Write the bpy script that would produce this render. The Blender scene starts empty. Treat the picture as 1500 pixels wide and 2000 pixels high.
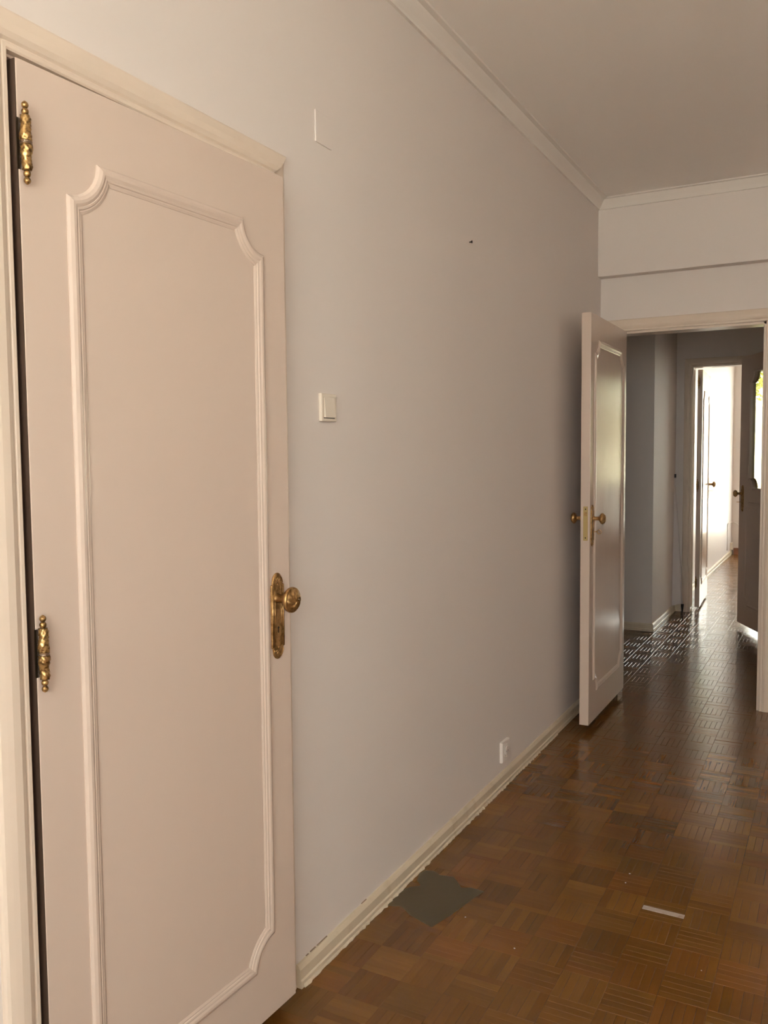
import bpy, bmesh, math, random
from mathutils import Vector, Matrix
from math import pi, sin, cos, radians

# ------------------------------------------------------------------ camera, sky, exposure
SC = bpy.context.scene
COL = SC.collection
F_PX, YAW, PITCH, ROLL = 1673.7, 0.48945, -0.06582, -0.00854
CAM = Vector((1.2016, 0.0, 1.36))
fw = Vector((-sin(YAW) * cos(PITCH), cos(YAW) * cos(PITCH), sin(PITCH)))
r0 = Vector((cos(YAW), sin(YAW), 0))
u0 = r0.cross(fw)
rr = cos(ROLL) * r0 + sin(ROLL) * u0
uu = -sin(ROLL) * r0 + cos(ROLL) * u0
cd = bpy.data.cameras.new('camera')
cam = bpy.data.objects.new('camera', cd)
COL.objects.link(cam)
m3 = Matrix((rr, uu, -fw)).transposed()
cam.matrix_world = Matrix.Translation(CAM) @ m3.to_4x4()
cd.sensor_fit = 'VERTICAL'
cd.sensor_height = 32.0
cd.sensor_width = 24.0
cd.lens = F_PX / 2000.0 * 32.0
cd.clip_start = 0.02
SC.camera = cam

SKY_STRENGTH = 11.0
w = bpy.data.worlds.new('sky')
SC.world = w
w.use_nodes = True
bg = w.node_tree.nodes['Background']
bg.inputs[0].default_value = (1.0, 0.975, 0.95, 1)
bg.inputs[1].default_value = SKY_STRENGTH
SC.view_settings.view_transform = 'Standard'
SC.view_settings.look = 'None'
SC.view_settings.gamma = 1
SC.view_settings.use_curve_mapping = False
SC.view_settings.exposure = 0.18
SC.cycles.max_bounces = 10
SC.cycles.diffuse_bounces = 6
SC.cycles.sample_clamp_indirect = 6


sun = bpy.data.lights.new('sun', 'SUN')
sun.energy = 140
sun.angle = radians(0.55)
sun.color = (1.0, 0.965, 0.92)
sun_o = bpy.data.objects.new('sun', sun)
sun_o.rotation_euler = Vector((0.55, -0.20, 0.81)).to_track_quat('Z', 'Y').to_euler()
COL.objects.link(sun_o)


def portal(name, loc, rot, sx, sy):
    l = bpy.data.lights.new(name, 'AREA')
    l.shape = 'RECTANGLE'
    l.size, l.size_y = sx, sy
    l.cycles.is_portal = True
    o = bpy.data.objects.new(name, l)
    o.location = loc
    o.rotation_euler = rot
    COL.objects.link(o)
    return o


# window openings: right wall (beside the camera) and the far room's glazed balcony door
BW = (-1.25, -0.40, 0.88, 2.55)         # y0 y1 z0 z1 at x = 3.3
KW = (0.55, 2.25, 0.88, 2.55)          # x0 x1 z0 z1 at y = -1.6
FW = (0.13, 2.20, 0.25, 2.50)          # x0 x1 z0 z1 at y = 12.3
portal('window_portal', (3.44, (BW[0] + BW[1]) / 2, (BW[2] + BW[3]) / 2), (0, pi / 2, 0), BW[3] - BW[2], BW[1] - BW[0])
portal('back_portal', ((KW[0] + KW[1]) / 2, -1.74, (KW[2] + KW[3]) / 2), (pi / 2, 0, pi), KW[1] - KW[0], KW[3] - KW[2])
portal('balcony_portal', ((FW[0] + FW[1]) / 2, 12.44, (FW[2] + FW[3]) / 2), (-pi / 2, pi, pi), FW[1] - FW[0], FW[3] - FW[2])

random.seed(7)
RND = random.Random(11)

# ------------------------------------------------------------------ materials


def newmat(name):
    m = bpy.data.materials.new(name)
    m.use_nodes = True
    nt = m.node_tree
    return m, nt, nt.nodes['Principled BSDF']


def N(nt, t, **kw):
    n = nt.nodes.new(t)
    for k, v in kw.items():
        setattr(n, k, v)
    return n


def paint(name, col, rough=0.45, bscale=(40, 40, 40), bstr=0.03, blotch=0.04, bdist=0.002, spec=0.5, dirt=None):
    m, nt, b = newmat(name)
    L = nt.links
    tc = N(nt, 'ShaderNodeTexCoord')
    mp = N(nt, 'ShaderNodeMapping')
    mp.inputs['Scale'].default_value = bscale
    L.new(tc.outputs['Object'], mp.inputs[0])
    nz = N(nt, 'ShaderNodeTexNoise')
    nz.inputs['Scale'].default_value = 1.0
    nz.inputs['Detail'].default_value = 3
    L.new(mp.outputs[0], nz.inputs['Vector'])
    bp = N(nt, 'ShaderNodeBump')
    bp.inputs['Strength'].default_value = bstr
    bp.inputs['Distance'].default_value = bdist
    L.new(nz.outputs[0], bp.inputs['Height'])
    L.new(bp.outputs[0], b.inputs['Normal'])
    n2 = N(nt, 'ShaderNodeTexNoise')
    n2.inputs['Scale'].default_value = 1.7
    n2.inputs['Detail'].default_value = 5
    L.new(tc.outputs['Object'], n2.inputs['Vector'])
    mx = N(nt, 'ShaderNodeMix', data_type='RGBA')
    c0 = [c * (1 - blotch) for c in col]
    c1 = [min(1, c * (1 + blotch)) for c in col]
    mx.inputs[6].default_value = (*c0, 1)
    mx.inputs[7].default_value = (*c1, 1)
    L.new(n2.outputs[0], mx.inputs[0])
    out = mx.outputs[2]
    if dirt:
        n3 = N(nt, 'ShaderNodeTexNoise')
        n3.inputs['Scale'].default_value = dirt[1]
        n3.inputs['Detail'].default_value = 6
        L.new(tc.outputs['Object'], n3.inputs['Vector'])
        cr = N(nt, 'ShaderNodeValToRGB')
        cr.color_ramp.elements[0].position = 0.56
        cr.color_ramp.elements[1].position = 0.72
        L.new(n3.outputs[0], cr.inputs[0])
        m4 = N(nt, 'ShaderNodeMix', data_type='RGBA')
        m4.inputs[7].default_value = (*dirt[0], 1)
        L.new(out, m4.inputs[6])
        ml = N(nt, 'ShaderNodeMath', operation='MULTIPLY')
        ml.inputs[1].default_value = dirt[2]
        L.new(cr.outputs[0], ml.inputs[0])
        L.new(ml.outputs[0], m4.inputs[0])
        out = m4.outputs[2]
    L.new(out, b.inputs['Base Color'])
    b.inputs['Roughness'].default_value = rough
    b.inputs['Specular IOR Level'].default_value = spec
    return m


def plain(name, col, rough=0.5, metal=0.0):
    m, nt, b = newmat(name)
    b.inputs['Base Color'].default_value = (*col, 1)
    b.inputs['Roughness'].default_value = rough
    b.inputs['Metallic'].default_value = metal
    return m


def brass(name, col, dark, rough=0.33, scale=160):
    m, nt, b = newmat(name)
    L = nt.links
    tc = N(nt, 'ShaderNodeTexCoord')
    nz = N(nt, 'ShaderNodeTexNoise')
    nz.inputs['Scale'].default_value = scale
    nz.inputs['Detail'].default_value = 4
    L.new(tc.outputs['Object'], nz.inputs['Vector'])
    mx = N(nt, 'ShaderNodeMix', data_type='RGBA')
    mx.inputs[6].default_value = (*dark, 1)
    mx.inputs[7].default_value = (*col, 1)
    cr = N(nt, 'ShaderNodeValToRGB')
    cr.color_ramp.elements[0].position = 0.36
    cr.color_ramp.elements[1].position = 0.56
    L.new(nz.outputs[0], cr.inputs[0])
    L.new(cr.outputs[0], mx.inputs[0])
    L.new(mx.outputs[2], b.inputs['Base Color'])
    bp = N(nt, 'ShaderNodeBump')
    bp.inputs['Strength'].default_value = 0.18
    bp.inputs['Distance'].default_value = 0.001
    L.new(nz.outputs[0], bp.inputs['Height'])
    L.new(bp.outputs[0], b.inputs['Normal'])
    b.inputs['Metallic'].default_value = 0.9
    b.inputs['Roughness'].default_value = rough
    return m


def parquet_mat():
    m, nt, b = newmat('oak_mosaic_parquet')
    L = nt.links
    at = N(nt, 'ShaderNodeAttribute')
    at.attribute_name = 'tone'
    tc = N(nt, 'ShaderNodeNewGeometry')
    at2 = N(nt, 'ShaderNodeAttribute')
    at2.attribute_name = 'grain'
    # grain: stretched noise in the strip's own direction (vector kept per strip)
    nz = N(nt, 'ShaderNodeTexNoise')
    nz.inputs['Scale'].default_value = 1.0
    nz.inputs['Detail'].default_value = 4
    L.new(at2.outputs['Vector'], nz.inputs['Vector'])
    mr = N(nt, 'ShaderNodeMapRange')
    mr.inputs['To Min'].default_value = 0.86
    mr.inputs['To Max'].default_value = 1.14
    L.new(nz.outputs[0], mr.inputs['Value'])
    mx = N(nt, 'ShaderNodeMix', data_type='RGBA', blend_type='MULTIPLY')
    mx.inputs[0].default_value = 1
    L.new(at.outputs['Color'], mx.inputs[6])
    L.new(mr.outputs[0], mx.inputs[7])
    # wear: large blotches of darker dirt
    n2 = N(nt, 'ShaderNodeTexNoise')
    n2.inputs['Scale'].default_value = 2.6
    n2.inputs['Detail'].default_value = 5
    L.new(tc.outputs['Position'], n2.inputs['Vector'])
    m2 = N(nt, 'ShaderNodeMapRange')
    m2.inputs['From Min'].default_value = 0.3
    m2.inputs['From Max'].default_value = 0.7
    m2.inputs['To Min'].default_value = 0.82
    m2.inputs['To Max'].default_value = 1.12
    L.new(n2.outputs[0], m2.inputs['Value'])
    m3_ = N(nt, 'ShaderNodeMix', data_type='RGBA', blend_type='MULTIPLY')
    m3_.inputs[0].default_value = 1
    L.new(mx.outputs[2], m3_.inputs[6])
    L.new(m2.outputs[0], m3_.inputs[7])
    L.new(m3_.outputs[2], b.inputs['Base Color'])
    r = N(nt, 'ShaderNodeMapRange')
    r.inputs['To Min'].default_value = 0.13
    r.inputs['To Max'].default_value = 0.26
    L.new(n2.outputs[0], r.inputs['Value'])
    L.new(r.outputs[0], b.inputs['Roughness'])
    bp = N(nt, 'ShaderNodeBump')
    bp.inputs['Strength'].default_value = 0.12
    bp.inputs['Distance'].default_value = 0.001
    L.new(nz.outputs[0], bp.inputs['Height'])
    L.new(bp.outputs[0], b.inputs['Normal'])
    b.inputs['Specular IOR Level'].default_value = 0.5
    b.inputs['IOR'].default_value = 1.55
    return m


def glass_mat(name, tint):
    m = bpy.data.materials.new(name)
    m.use_nodes = True
    nt = m.node_tree
    nt.nodes.clear()
    L = nt.links
    out = N(nt, 'ShaderNodeOutputMaterial')
    tr = N(nt, 'ShaderNodeBsdfTransparent')
    tr.inputs[0].default_value = (*tint, 1)
    gl = N(nt, 'ShaderNodeBsdfGlossy')
    gl.inputs['Roughness'].default_value = 0.05
    fr = N(nt, 'ShaderNodeFresnel')
    fr.inputs[0].default_value = 1.45
    ml = N(nt, 'ShaderNodeMath', operation='MULTIPLY')
    ml.inputs[1].default_value = 0.6
    L.new(fr.outputs[0], ml.inputs[0])
    mx = N(nt, 'ShaderNodeMixShader')
    L.new(ml.outputs[0], mx.inputs[0])
    L.new(tr.outputs[0], mx.inputs[1])
    L.new(gl.outputs[0], mx.inputs[2])
    L.new(mx.outputs[0], out.inputs[0])
    return m


WALL = paint('wall_paint', (0.75, 0.69, 0.655), 0.6, (30, 30, 30), 0.05, 0.015, 0.002, 0.3)
FARWALL = paint('satin_wall_paint', (0.75, 0.70, 0.67), 0.40, (30, 30, 30), 0.05, 0.015)
CEIL = paint('ceiling_paint', (0.93, 0.895, 0.86), 0.7, (30, 30, 30), 0.05, 0.02)
DOOR = paint('cream_gloss_paint', (0.63, 0.515, 0.44), 0.2, (14, 14, 1.0), 0.14, 0.02, 0.004)
TRIM = paint('cream_trim_paint', (0.72, 0.61, 0.51), 0.35, (25, 25, 25), 0.06, 0.03, 0.003, 0.5, ((0.50, 0.38, 0.28), 14, 0.10))
BASEP = paint('baseboard_paint', (0.66, 0.57, 0.44), 0.4, (30, 30, 30), 0.15, 0.05, 0.003, 0.5, ((0.42, 0.31, 0.18), 14, 0.4))
CROWNP = paint('crown_paint', (0.83, 0.785, 0.74), 0.55, (30, 30, 30), 0.05, 0.02)
BRASS = brass('aged_brass', (0.50, 0.31, 0.13), (0.27, 0.15, 0.055), 0.34, 90)
BRASS2 = brass('gilt_brass', (0.52, 0.335, 0.14), (0.15, 0.08, 0.028), 0.3, 170)
DARK = plain('dark_recess', (0.015, 0.011, 0.008), 0.8)
IVORY = paint('ivory_plastic', (0.78, 0.70, 0.60), 0.35, (50, 50, 50), 0.02, 0.01)
WHITEP = paint('white_plastic', (0.80, 0.74, 0.70), 0.35, (50, 50, 50), 0.02, 0.01)
BLACKP = plain('black_plastic', (0.012, 0.012, 0.014), 0.45)
PARQ = parquet_mat()
SUBF = plain('subfloor_joint', (0.06, 0.028, 0.010), 0.8)
MORTAR = paint('grey_mortar', (0.090, 0.068, 0.038), 0.6, (40, 40, 40), 0.3, 0.15, 0.003)
PALEW = paint('pale_strip', (0.42, 0.35, 0.295), 0.5, (60, 8, 60), 0.2, 0.12, 0.001, 0.4, ((0.30, 0.20, 0.14), 30, 0.8))
GLASS = glass_mat('clear_glass', (0.93, 0.95, 0.93))
YGLASS = glass_mat('amber_glass', (0.98, 0.96, 0.78))
WOOD = paint('brown_wood', (0.25, 0.11, 0.06), 0.5, (8, 60, 60), 0.1, 0.2)
LEAFM = paint('leaf_green', (0.150, 0.165, 0.012), 0.6, (9, 9, 9), 0.1, 0.35)
BARK = paint('bark', (0.16, 0.11, 0.07), 0.9, (20, 20, 4), 0.5, 0.3, 0.02)
GROUND = paint('pale_concrete', (0.55, 0.52, 0.47), 0.9, (6, 6, 6), 0.1, 0.1)
HOUSE = paint('white_render', (0.80, 0.78, 0.70), 0.9, (6, 6, 6), 0.1, 0.05)

# ------------------------------------------------------------------ mesh helpers


def link(name, me, mat=None, parent=None):
    o = bpy.data.objects.new(name, me)
    COL.objects.link(o)
    if mat and me is not None and not me.materials:
        me.materials.append(mat)
    if parent:
        o.parent = parent
    return o


def from_bm(name, bm, mat, parent=None, smooth=False, fix=True):
    if fix:
        bmesh.ops.recalc_face_normals(bm, faces=bm.faces[:])
    me = bpy.data.meshes.new(name)
    bm.to_mesh(me)
    bm.free()
    if smooth:
        for p in me.polygons:
            p.use_smooth = True
    return link(name, me, mat, parent)


def empty(name, loc=(0, 0, 0), rz=0.0, parent=None):
    o = bpy.data.objects.new(name, None)
    o.empty_display_size = 0.1
    o.location = loc
    o.rotation_euler = (0, 0, rz)
    COL.objects.link(o)
    if parent:
        o.parent = parent
    return o


def tag(o, label=None, cat=None, group=None, kind=None):
    if label:
        o['label'] = label
    if cat:
        o['category'] = cat
    if group:
        o['group'] = group
    if kind:
        o['kind'] = kind
    return o


def add_box(bm, x0, x1, y0, y1, z0, z1):
    v = [bm.verts.new(c) for c in ((x0, y0, z0), (x1, y0, z0), (x1, y1, z0), (x0, y1, z0), (x0, y0, z1), (x1, y0, z1), (x1, y1, z1), (x0, y1, z1))]
    for f in ((0, 3, 2, 1), (4, 5, 6, 7), (0, 1, 5, 4), (1, 2, 6, 5), (2, 3, 7, 6), (3, 0, 4, 7)):
        bm.faces.new([v[i] for i in f])
    return v


def boxes(name, lst, mat, parent=None, bevel=0.0, seg=2):
    bm = bmesh.new()
    for b in lst:
        add_box(bm, *b)
    if bevel:
        bmesh.ops.bevel(bm, geom=bm.edges[:], offset=bevel, segments=seg, affect='EDGES', profile=0.6)
    return from_bm(name, bm, mat, parent)


def add_lathe(bm, prof, seg=24, M=Matrix(), fn=None):
    """prof: (radius, height) along local z; fn(theta, r, h, k) may displace radius"""
    rings = []
    for k, (r, h) in enumerate(prof):
        if r < 1e-6:
            rings.append([bm.verts.new(M @ Vector((0, 0, h)))])
        else:
            ring = []
            for i in range(seg):
                t = 2 * pi * i / seg
                q, hh = (fn(t, r, h, k) if fn else (r, h))
                ring.append(bm.verts.new(M @ Vector((q * cos(t), q * sin(t), hh))))
            rings.append(ring)
    for a, b in zip(rings, rings[1:]):
        if len(a) == 1 and len(b) == 1:
            continue
        for i in range(seg):
            j = (i + 1) % seg
            if len(a) == 1:
                bm.faces.new((a[0], b[i], b[j]))
            elif len(b) == 1:
                bm.faces.new((a[i], a[j], b[0]))
            else:
                bm.faces.new((a[i], a[j], b[j], b[i]))
    for ring in (rings[0], rings[-1]):
        if len(ring) > 2:
            bm.faces.new(ring)


def lathe(name, prof, mat, parent=None, seg=24, M=Matrix(), fn=None, smooth=True):
    bm = bmesh.new()
    add_lathe(bm, prof, seg, M, fn)
    return from_bm(name, bm, mat, parent, smooth)


def add_tube(bm, pts, r, seg=8):
    pts = [Vector(p) for p in pts]
    rings = []
    for i, p in enumerate(pts):
        t = (pts[min(i + 1, len(pts) - 1)] - pts[max(i - 1, 0)]).normalized()
        a = t.cross(Vector((0, 0, 1)))
        if a.length < 1e-3:
            a = t.cross(Vector((0, 1, 0)))
        a.normalize()
        b = t.cross(a)
        q = r[i] if isinstance(r, (list, tuple)) else r
        rings.append([bm.verts.new(p + q * (cos(2 * pi * k / seg) * a + sin(2 * pi * k / seg) * b)) for k in range(seg)])
    for A, B in zip(rings, rings[1:]):
        for k in range(seg):
            l = (k + 1) % seg
            bm.faces.new((A[k], A[l], B[l], B[k]))
    bm.faces.new(rings[0])
    bm.faces.new(rings[-1])


def miter_pts(path, closed):
    """for every vertex: point and the mitred left-normal scale vector"""
    n = len(path)
    out = []
    for i in range(n):
        p = Vector(path[i])
        if closed or 0 < i < n - 1:
            d0 = (p - Vector(path[i - 1])).normalized()
            d1 = (Vector(path[(i + 1) % n]) - p).normalized()
        elif i == 0:
            d0 = d1 = (Vector(path[1]) - p).normalized()
        else:
            d0 = d1 = (p - Vector(path[i - 1])).normalized()
        n0 = Vector((-d0.y, d0.x))
        n1 = Vector((-d1.y, d1.x))
        m = n0 + n1
        k = m.length
        if k < 0.3:
            mv = n1
        else:
            m /= k
            mv = m / max(0.35, m.dot(n1))
        out.append((p, mv))
    return out


def sweep(bm, path, prof, mapf, closed=False, segs=None):
    """path: 2D points; prof: closed list of (offset to the left, height); mapf(a, b, h) -> 3D"""
    mp = miter_pts(path, closed)
    n = len(mp)
    cnt = n if closed else n - 1
    for i in range(cnt) if segs is None else segs:
        pass
    idx = list(range(n)) if segs is None else sorted(set([s for s in segs] + [s + 1 for s in segs]))
    rings = {}
    for i in idx:
        p, mv = mp[i]
        rings[i] = [bm.verts.new(mapf(*(p + mv * o), h)) for o, h in prof]
    rng = range(cnt) if segs is None else segs
    k = len(prof)
    for i in rng:
        A, B = rings[i], rings[(i + 1) % n]
        for a in range(k):
            b = (a + 1) % k
            bm.faces.new((A[a], A[b], B[b], B[a]))
    if not closed:
        first, last = (idx[0], idx[-1])
        bm.faces.new(rings[first])
        bm.faces.new(rings[last])


def prism(bm, outline, layers, mapf):
    """outline 2D (ccw); layers: (inset, height); capped both ends"""
    mp = miter_pts(outline, True)
    rings = []
    for ins, h in layers:
        rings.append([bm.verts.new(mapf(*(p + mv * ins), h)) for p, mv in mp])
    n = len(outline)
    for A, B in zip(rings, rings[1:]):
        for i in range(n):
            j = (i + 1) % n
            bm.faces.new((A[i], A[j], B[j], B[i]))
    bm.faces.new(rings[0])
    bm.faces.new(rings[-1])


def scallop(u0_, u1_, z0_, z1_, r, n=9):
    pts = []
    for cx, cz, a0 in ((u1_, z0_, 180), (u1_, z1_, 270), (u0_, z1_, 360), (u0_, z0_, 90)):
        for i in range(n + 1):
            a = radians(a0 - 90 * i / n)
            pts.append((cx + r * cos(a), cz + r * sin(a)))
    return pts


# ------------------------------------------------------------------ room shell
H = 2.735
T = 0.12
EY, BY = 4.847, 4.775            # end wall face, beam face
HY, HX = 6.68, -0.045            # hallway corner
FY = 7.65                        # hallway end wall face
LX = -0.07                       # far room left wall
FARY = 12.3

floor = boxes('floor', [(-1.9, 3.6, -1.9, 12.75, -0.2, -0.006)], SUBF)
tag(floor, 'worn brown mosaic parquet floor running through the rooms', 'floor', kind='structure')
ceil = boxes('ceiling', [(-1.9, 3.6, -1.9, 12.75, H, H + 0.15)], CEIL)
tag(ceil, 'plain off white ceiling', 'ceiling', kind='structure')

D1 = (0.966, 1.687, 2.012)       # door 1 opening y0 y1 top
wl = boxes('wall_left', [(-T, 0, -1.9, D1[0], -0.1, H), (-T, 0, D1[0], D1[1], D1[2], H), (-T, 0, D1[1], EY + T, -0.1, H),
                         (-0.5, -0.46, 0.7, 2.0, -0.1, H), (-0.46, -T, 0.7, 0.74, -0.1, H), (-0.46, -T, 1.96, 2.0, -0.1, H)], WALL)
tag(wl, 'long off white left wall of the room', 'wall', kind='structure')
D2 = (0.101, 0.850, 2.03)        # doorway in the end wall
we = boxes('wall_end', [(-1.9, D2[0], EY, EY + T, -0.1, H), (D2[0], D2[1], EY, EY + T, D2[2], H), (D2[1], 3.6, EY, EY + T, -0.1, H)], WALL)
tag(we, 'off white end wall with the open doorway', 'wall', kind='structure')
wr = boxes('wall_right', [(3.3, 3.42, -1.9, BW[0], -0.1, H), (3.3, 3.42, BW[1], EY + T, -0.1, H), (3.3, 3.42, BW[0], BW[1], -0.1, BW[2]), (3.3, 3.42, BW[0], BW[1], BW[3], H)], WALL)
tag(wr, 'off white right wall of the room with the window', 'wall', kind='structure')
wb = boxes('wall_back', [(0, KW[0], -1.72, -1.6, -0.1, H), (KW[1], 3.42, -1.72, -1.6, -0.1, H), (KW[0], KW[1], -1.72, -1.6, -0.1, KW[2]), (KW[0], KW[1], -1.72, -1.6, KW[3], H)], WALL)
tag(wb, 'off white back wall behind the camera', 'wall', kind='structure')
beam = boxes('trim_1', [(0.0, 3.3, BY, EY, 2.327, H)], WALL, bevel=0.004)
tag(beam, 'shallow plaster beam above the doorway', 'beam', kind='structure')

# hallway
hl = boxes('wall_hallway_left', [(-1.9, HX, HY, FY + T, -0.1, H), (-1.9, -1.7, EY + T, HY, -0.1, H)], WALL)
tag(hl, 'shaded projecting wall corner at the left of the hallway', 'wall', kind='structure')
D3 = (0.086, 0.90, 2.085)
he = boxes('wall_hallway_end', [(HX, D3[0], FY, FY + T, -0.1, H), (D3[0], D3[1], FY, FY + T, D3[2], H), (D3[1], 3.6, FY, FY + T, -0.1, H)], WALL)
tag(he, 'shaded end wall of the hallway around the inner doorway', 'wall', kind='structure')
RX, SX = 0.97, 3.3
hr = boxes('wall_hallway_right', [(RX, RX + 0.1, EY + T, 6.40, -0.1, H), (RX, RX + 0.1, 6.40, 7.36, 2.1, H), (RX, RX + 0.1, 7.36, FY, -0.1, H)], WALL)
sr = boxes('wall_side_room', [(SX, SX + T, EY + T, FY, -0.1, H)], WALL)
tag(sr, 'outer wall of the side room hidden behind the hallway', 'wall', kind='structure')
tag(hr, 'right wall of the hallway hidden behind the doorway', 'wall', kind='structure')
# far room
fl = boxes('wall_far_left', [(-0.25, LX, FY + T, FARY + T, -0.1, H)], FARWALL)
tag(fl, 'bright left wall of the far room', 'wall', kind='structure')
fr_ = boxes('wall_far_right', [(2.7, 2.82, FY + T, FARY + T, -0.1, H)], WALL)
tag(fr_, 'right wall of the far room', 'wall', kind='structure')
fe = boxes('wall_far_end', [(LX, FW[0], FARY, FARY + T, -0.1, H), (FW[1], 2.7, FARY, FARY + T, -0.1, H), (FW[0], FW[1], FARY, FARY + T, -0.1, FW[2]), (FW[0], FW[1], FARY, FARY + T, FW[3], H)], WALL)
tag(fe, 'window wall at the end of the far room', 'wall', kind='structure')

# crown mouldings (path in plan, profile offset into the room / height below the ceiling)
CROWN = [(0, -0.050), (0.010, -0.050), (0.013, -0.044), (0.020, -0.034), (0.030, -0.022), (0.038, -0.012), (0.042, -0.006), (0.060, -0.005), (0.063, 0.0), (0, 0)]


def crown(name, path, label):
    bm = bmesh.new()
    sweep(bm, path, CROWN, lambda a, b, h: (a, b, H + h))
    o = from_bm(name, bm, CROWNP)
    return tag(o, label, 'moulding', kind='structure')


def mitre_crown(name, p0, p1, p2, seg, label):
    bm = bmesh.new()
    sweep(bm, [p0, p1, p2], CROWN, lambda a, b, h: (a, b, H + h), segs=[seg])
    o = from_bm(name, bm, CROWNP)
    return tag(o, label, 'moulding', kind='structure')


mitre_crown('trim_2', (3.3, BY), (0, BY), (0, -1.6), 1, 'crown moulding along the top of the left wall')
mitre_crown('trim_3', (3.3, BY), (0, BY), (0, -1.6), 0, 'crown moulding along the top of the end wall beam')

# baseboards
BASE = [(0, 0), (0.017, 0), (0.017, 0.018), (0.0135, 0.022), (0.013, 0.047), (0.010, 0.053), (0.006, 0.060), (0, 0.060)]


def baseboard(name, path, label, z0=0.0):
    bm = bmesh.new()
    sweep(bm, path, BASE, lambda a, b, h: (a, b, h + z0))
    o = from_bm(name, bm, BASEP)
    return tag(o, label, 'baseboard', kind='structure')


b1 = baseboard('baseboard_left', [(0, EY), (0, 1.755)], 'chipped cream baseboard along the left wall')
b0 = baseboard('baseboard_left_near', [(0, 0.90), (0, -1.6)], 'cream baseboard on the left wall before the near door')
b2 = baseboard('baseboard_end', [(3.3, EY), (0.912, EY)], 'cream baseboard at the right of the doorway')
b3 = baseboard('baseboard_hallway', [(0.014, FY), (HX, FY), (HX, HY), (-1.7, HY)], 'cream baseboard around the hallway wall corner')
b4 = baseboard('baseboard_far', [(LX, FARY), (LX, FY + T)], 'bright white baseboard in the far room')
# ragged lip of old paint on the floor at the foot of the left baseboard
bm = bmesh.new()
R2 = random.Random(3)
ys = [1.765 + 0.012 * i for i in range(int((4.02 - 1.765) / 0.012))]
prev = None
for y in ys:
    d = 0.0185 + max(0, R2.gauss(0.002, 0.0014)) + (0.004 if R2.random() < 0.07 else 0)
    cur = [bm.verts.new((0.0, y, 0.0)), bm.verts.new((0.0, y, 0.009)), bm.verts.new((0.0165, y, 0.009)), bm.verts.new((d, y, 0.0022)), bm.verts.new((d, y, 0.0))]
    if prev:
        for a in range(5):
            bm.faces.new((prev[a], prev[(a + 1) % 5], cur[(a + 1) % 5], cur[a]))
    else:
        bm.faces.new(cur)
    prev = cur
bm.faces.new(prev)
lip = from_bm('paint_edge', bm, BASEP, b1)
lip['label'] = 'ragged yellowish paint edge at the foot'
# cracked caulk line on top of the baseboard
bm = bmesh.new()
y = 1.80
while y < 2.15:
    ln = R2.uniform(0.01, 0.05)
    if R2.random() < 0.6:
        add_box(bm, 0.0002, 0.0032, y, y + ln, 0.0595, 0.0595 + R2.uniform(0.0015, 0.003))
    y += ln + R2.uniform(0.005, 0.03)
crk = from_bm('crack', bm, plain('crack_dark', (0.28, 0.21, 0.155), 0.9), b1)
crk['label'] = 'dark cracks along its top edge'

# casings ------------------------------------------------------------
CASE = [(0, 0), (0, 0.012), (0.003, 0.0145), (0.009, 0.0145), (0.011, 0.013), (0.013, 0.013), (0.017, 0.017), (0.026, 0.0205), (0.040, 0.020), (0.050, 0.0175), (0.060, 0.0145), (0.064, 0.011), (0.066, 0.006), (0.066, 0)]


def casing(root, y0, y1, top, mapf, mat, z0=0.0, thin=1.0):
    """mapf(a, z, h): a along the wall, h out of the wall.  Path runs so that its left is outward."""
    path = [(y1, z0), (y1, top), (y0, top), (y0, z0)]
    prof = [(-o, h) for o, h in CASE]
    for i, nm in enumerate(('side_casing', 'head_casing', 'side_casing')):
        bm = bmesh.new()
        sweep(bm, path, [(o, h * (thin if i == 0 else 1)) for o, h in prof], mapf, segs=[i])
        from_bm(nm, bm, mat, root)


t4 = tag(empty('trim_4', (0, D1[0], 0)), 'cream moulded casing around the near closed door', 'door casing', kind='structure')
t4m = Matrix.Translation((0, -D1[0], 0))
casing(t4, D1[0], D1[1], D1[2], lambda a, b, h: (h, a - D1[0], b), TRIM, 0.0, 0.3)
boxes('jamb', [(-T, -0.002, 0.0, 0.004, 0, D1[2] - 0.004)], TRIM, t4)
boxes('jamb', [(-T, -0.002, D1[1] - D1[0] - 0.004, D1[1] - D1[0], 0.075, D1[2] - 0.004)], TRIM, t4)
boxes('head_jamb', [(-T, -0.002, 0.0, D1[1] - D1[0], D1[2] - 0.004, D1[2])], TRIM, t4)

t5 = tag(empty('trim_5', (D2[0], EY, 0)), 'cream moulded casing around the open doorway in the end wall', 'door casing', kind='structure')
casing(t5, 0, D2[1] - D2[0], D2[2], lambda a, b, h: (a, -h, b), TRIM)
boxes('jamb', [(-0.0, 0.012, 0.001, T - 0.001, 0, D2[2])], TRIM, t5)
boxes('jamb', [(D2[1] - D2[0] - 0.012, D2[1] - D2[0], 0.001, T - 0.001, 0, D2[2])], TRIM, t5)
boxes('head_jamb', [(0.0, D2[1] - D2[0], 0.001, T - 0.001, D2[2] - 0.012, D2[2])], TRIM, t5)

t6 = tag(empty('trim_6', (D3[0], FY, 0)), 'shaded casing around the inner doorway of the hallway', 'door casing', kind='structure')
casing(t6, 0, D3[1] - D3[0], D3[2], lambda a, b, h: (a, -h, b), TRIM)
boxes('jamb', [(-0.0, 0.004, 0.001, T, 0, D3[2])], TRIM, t6)
boxes('head_jamb', [(0.0, D3[1] - D3[0], 0.001, T, D3[2] - 0.006, D3[2])], TRIM, t6)

# windows --------------------------------------------------------------


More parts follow.
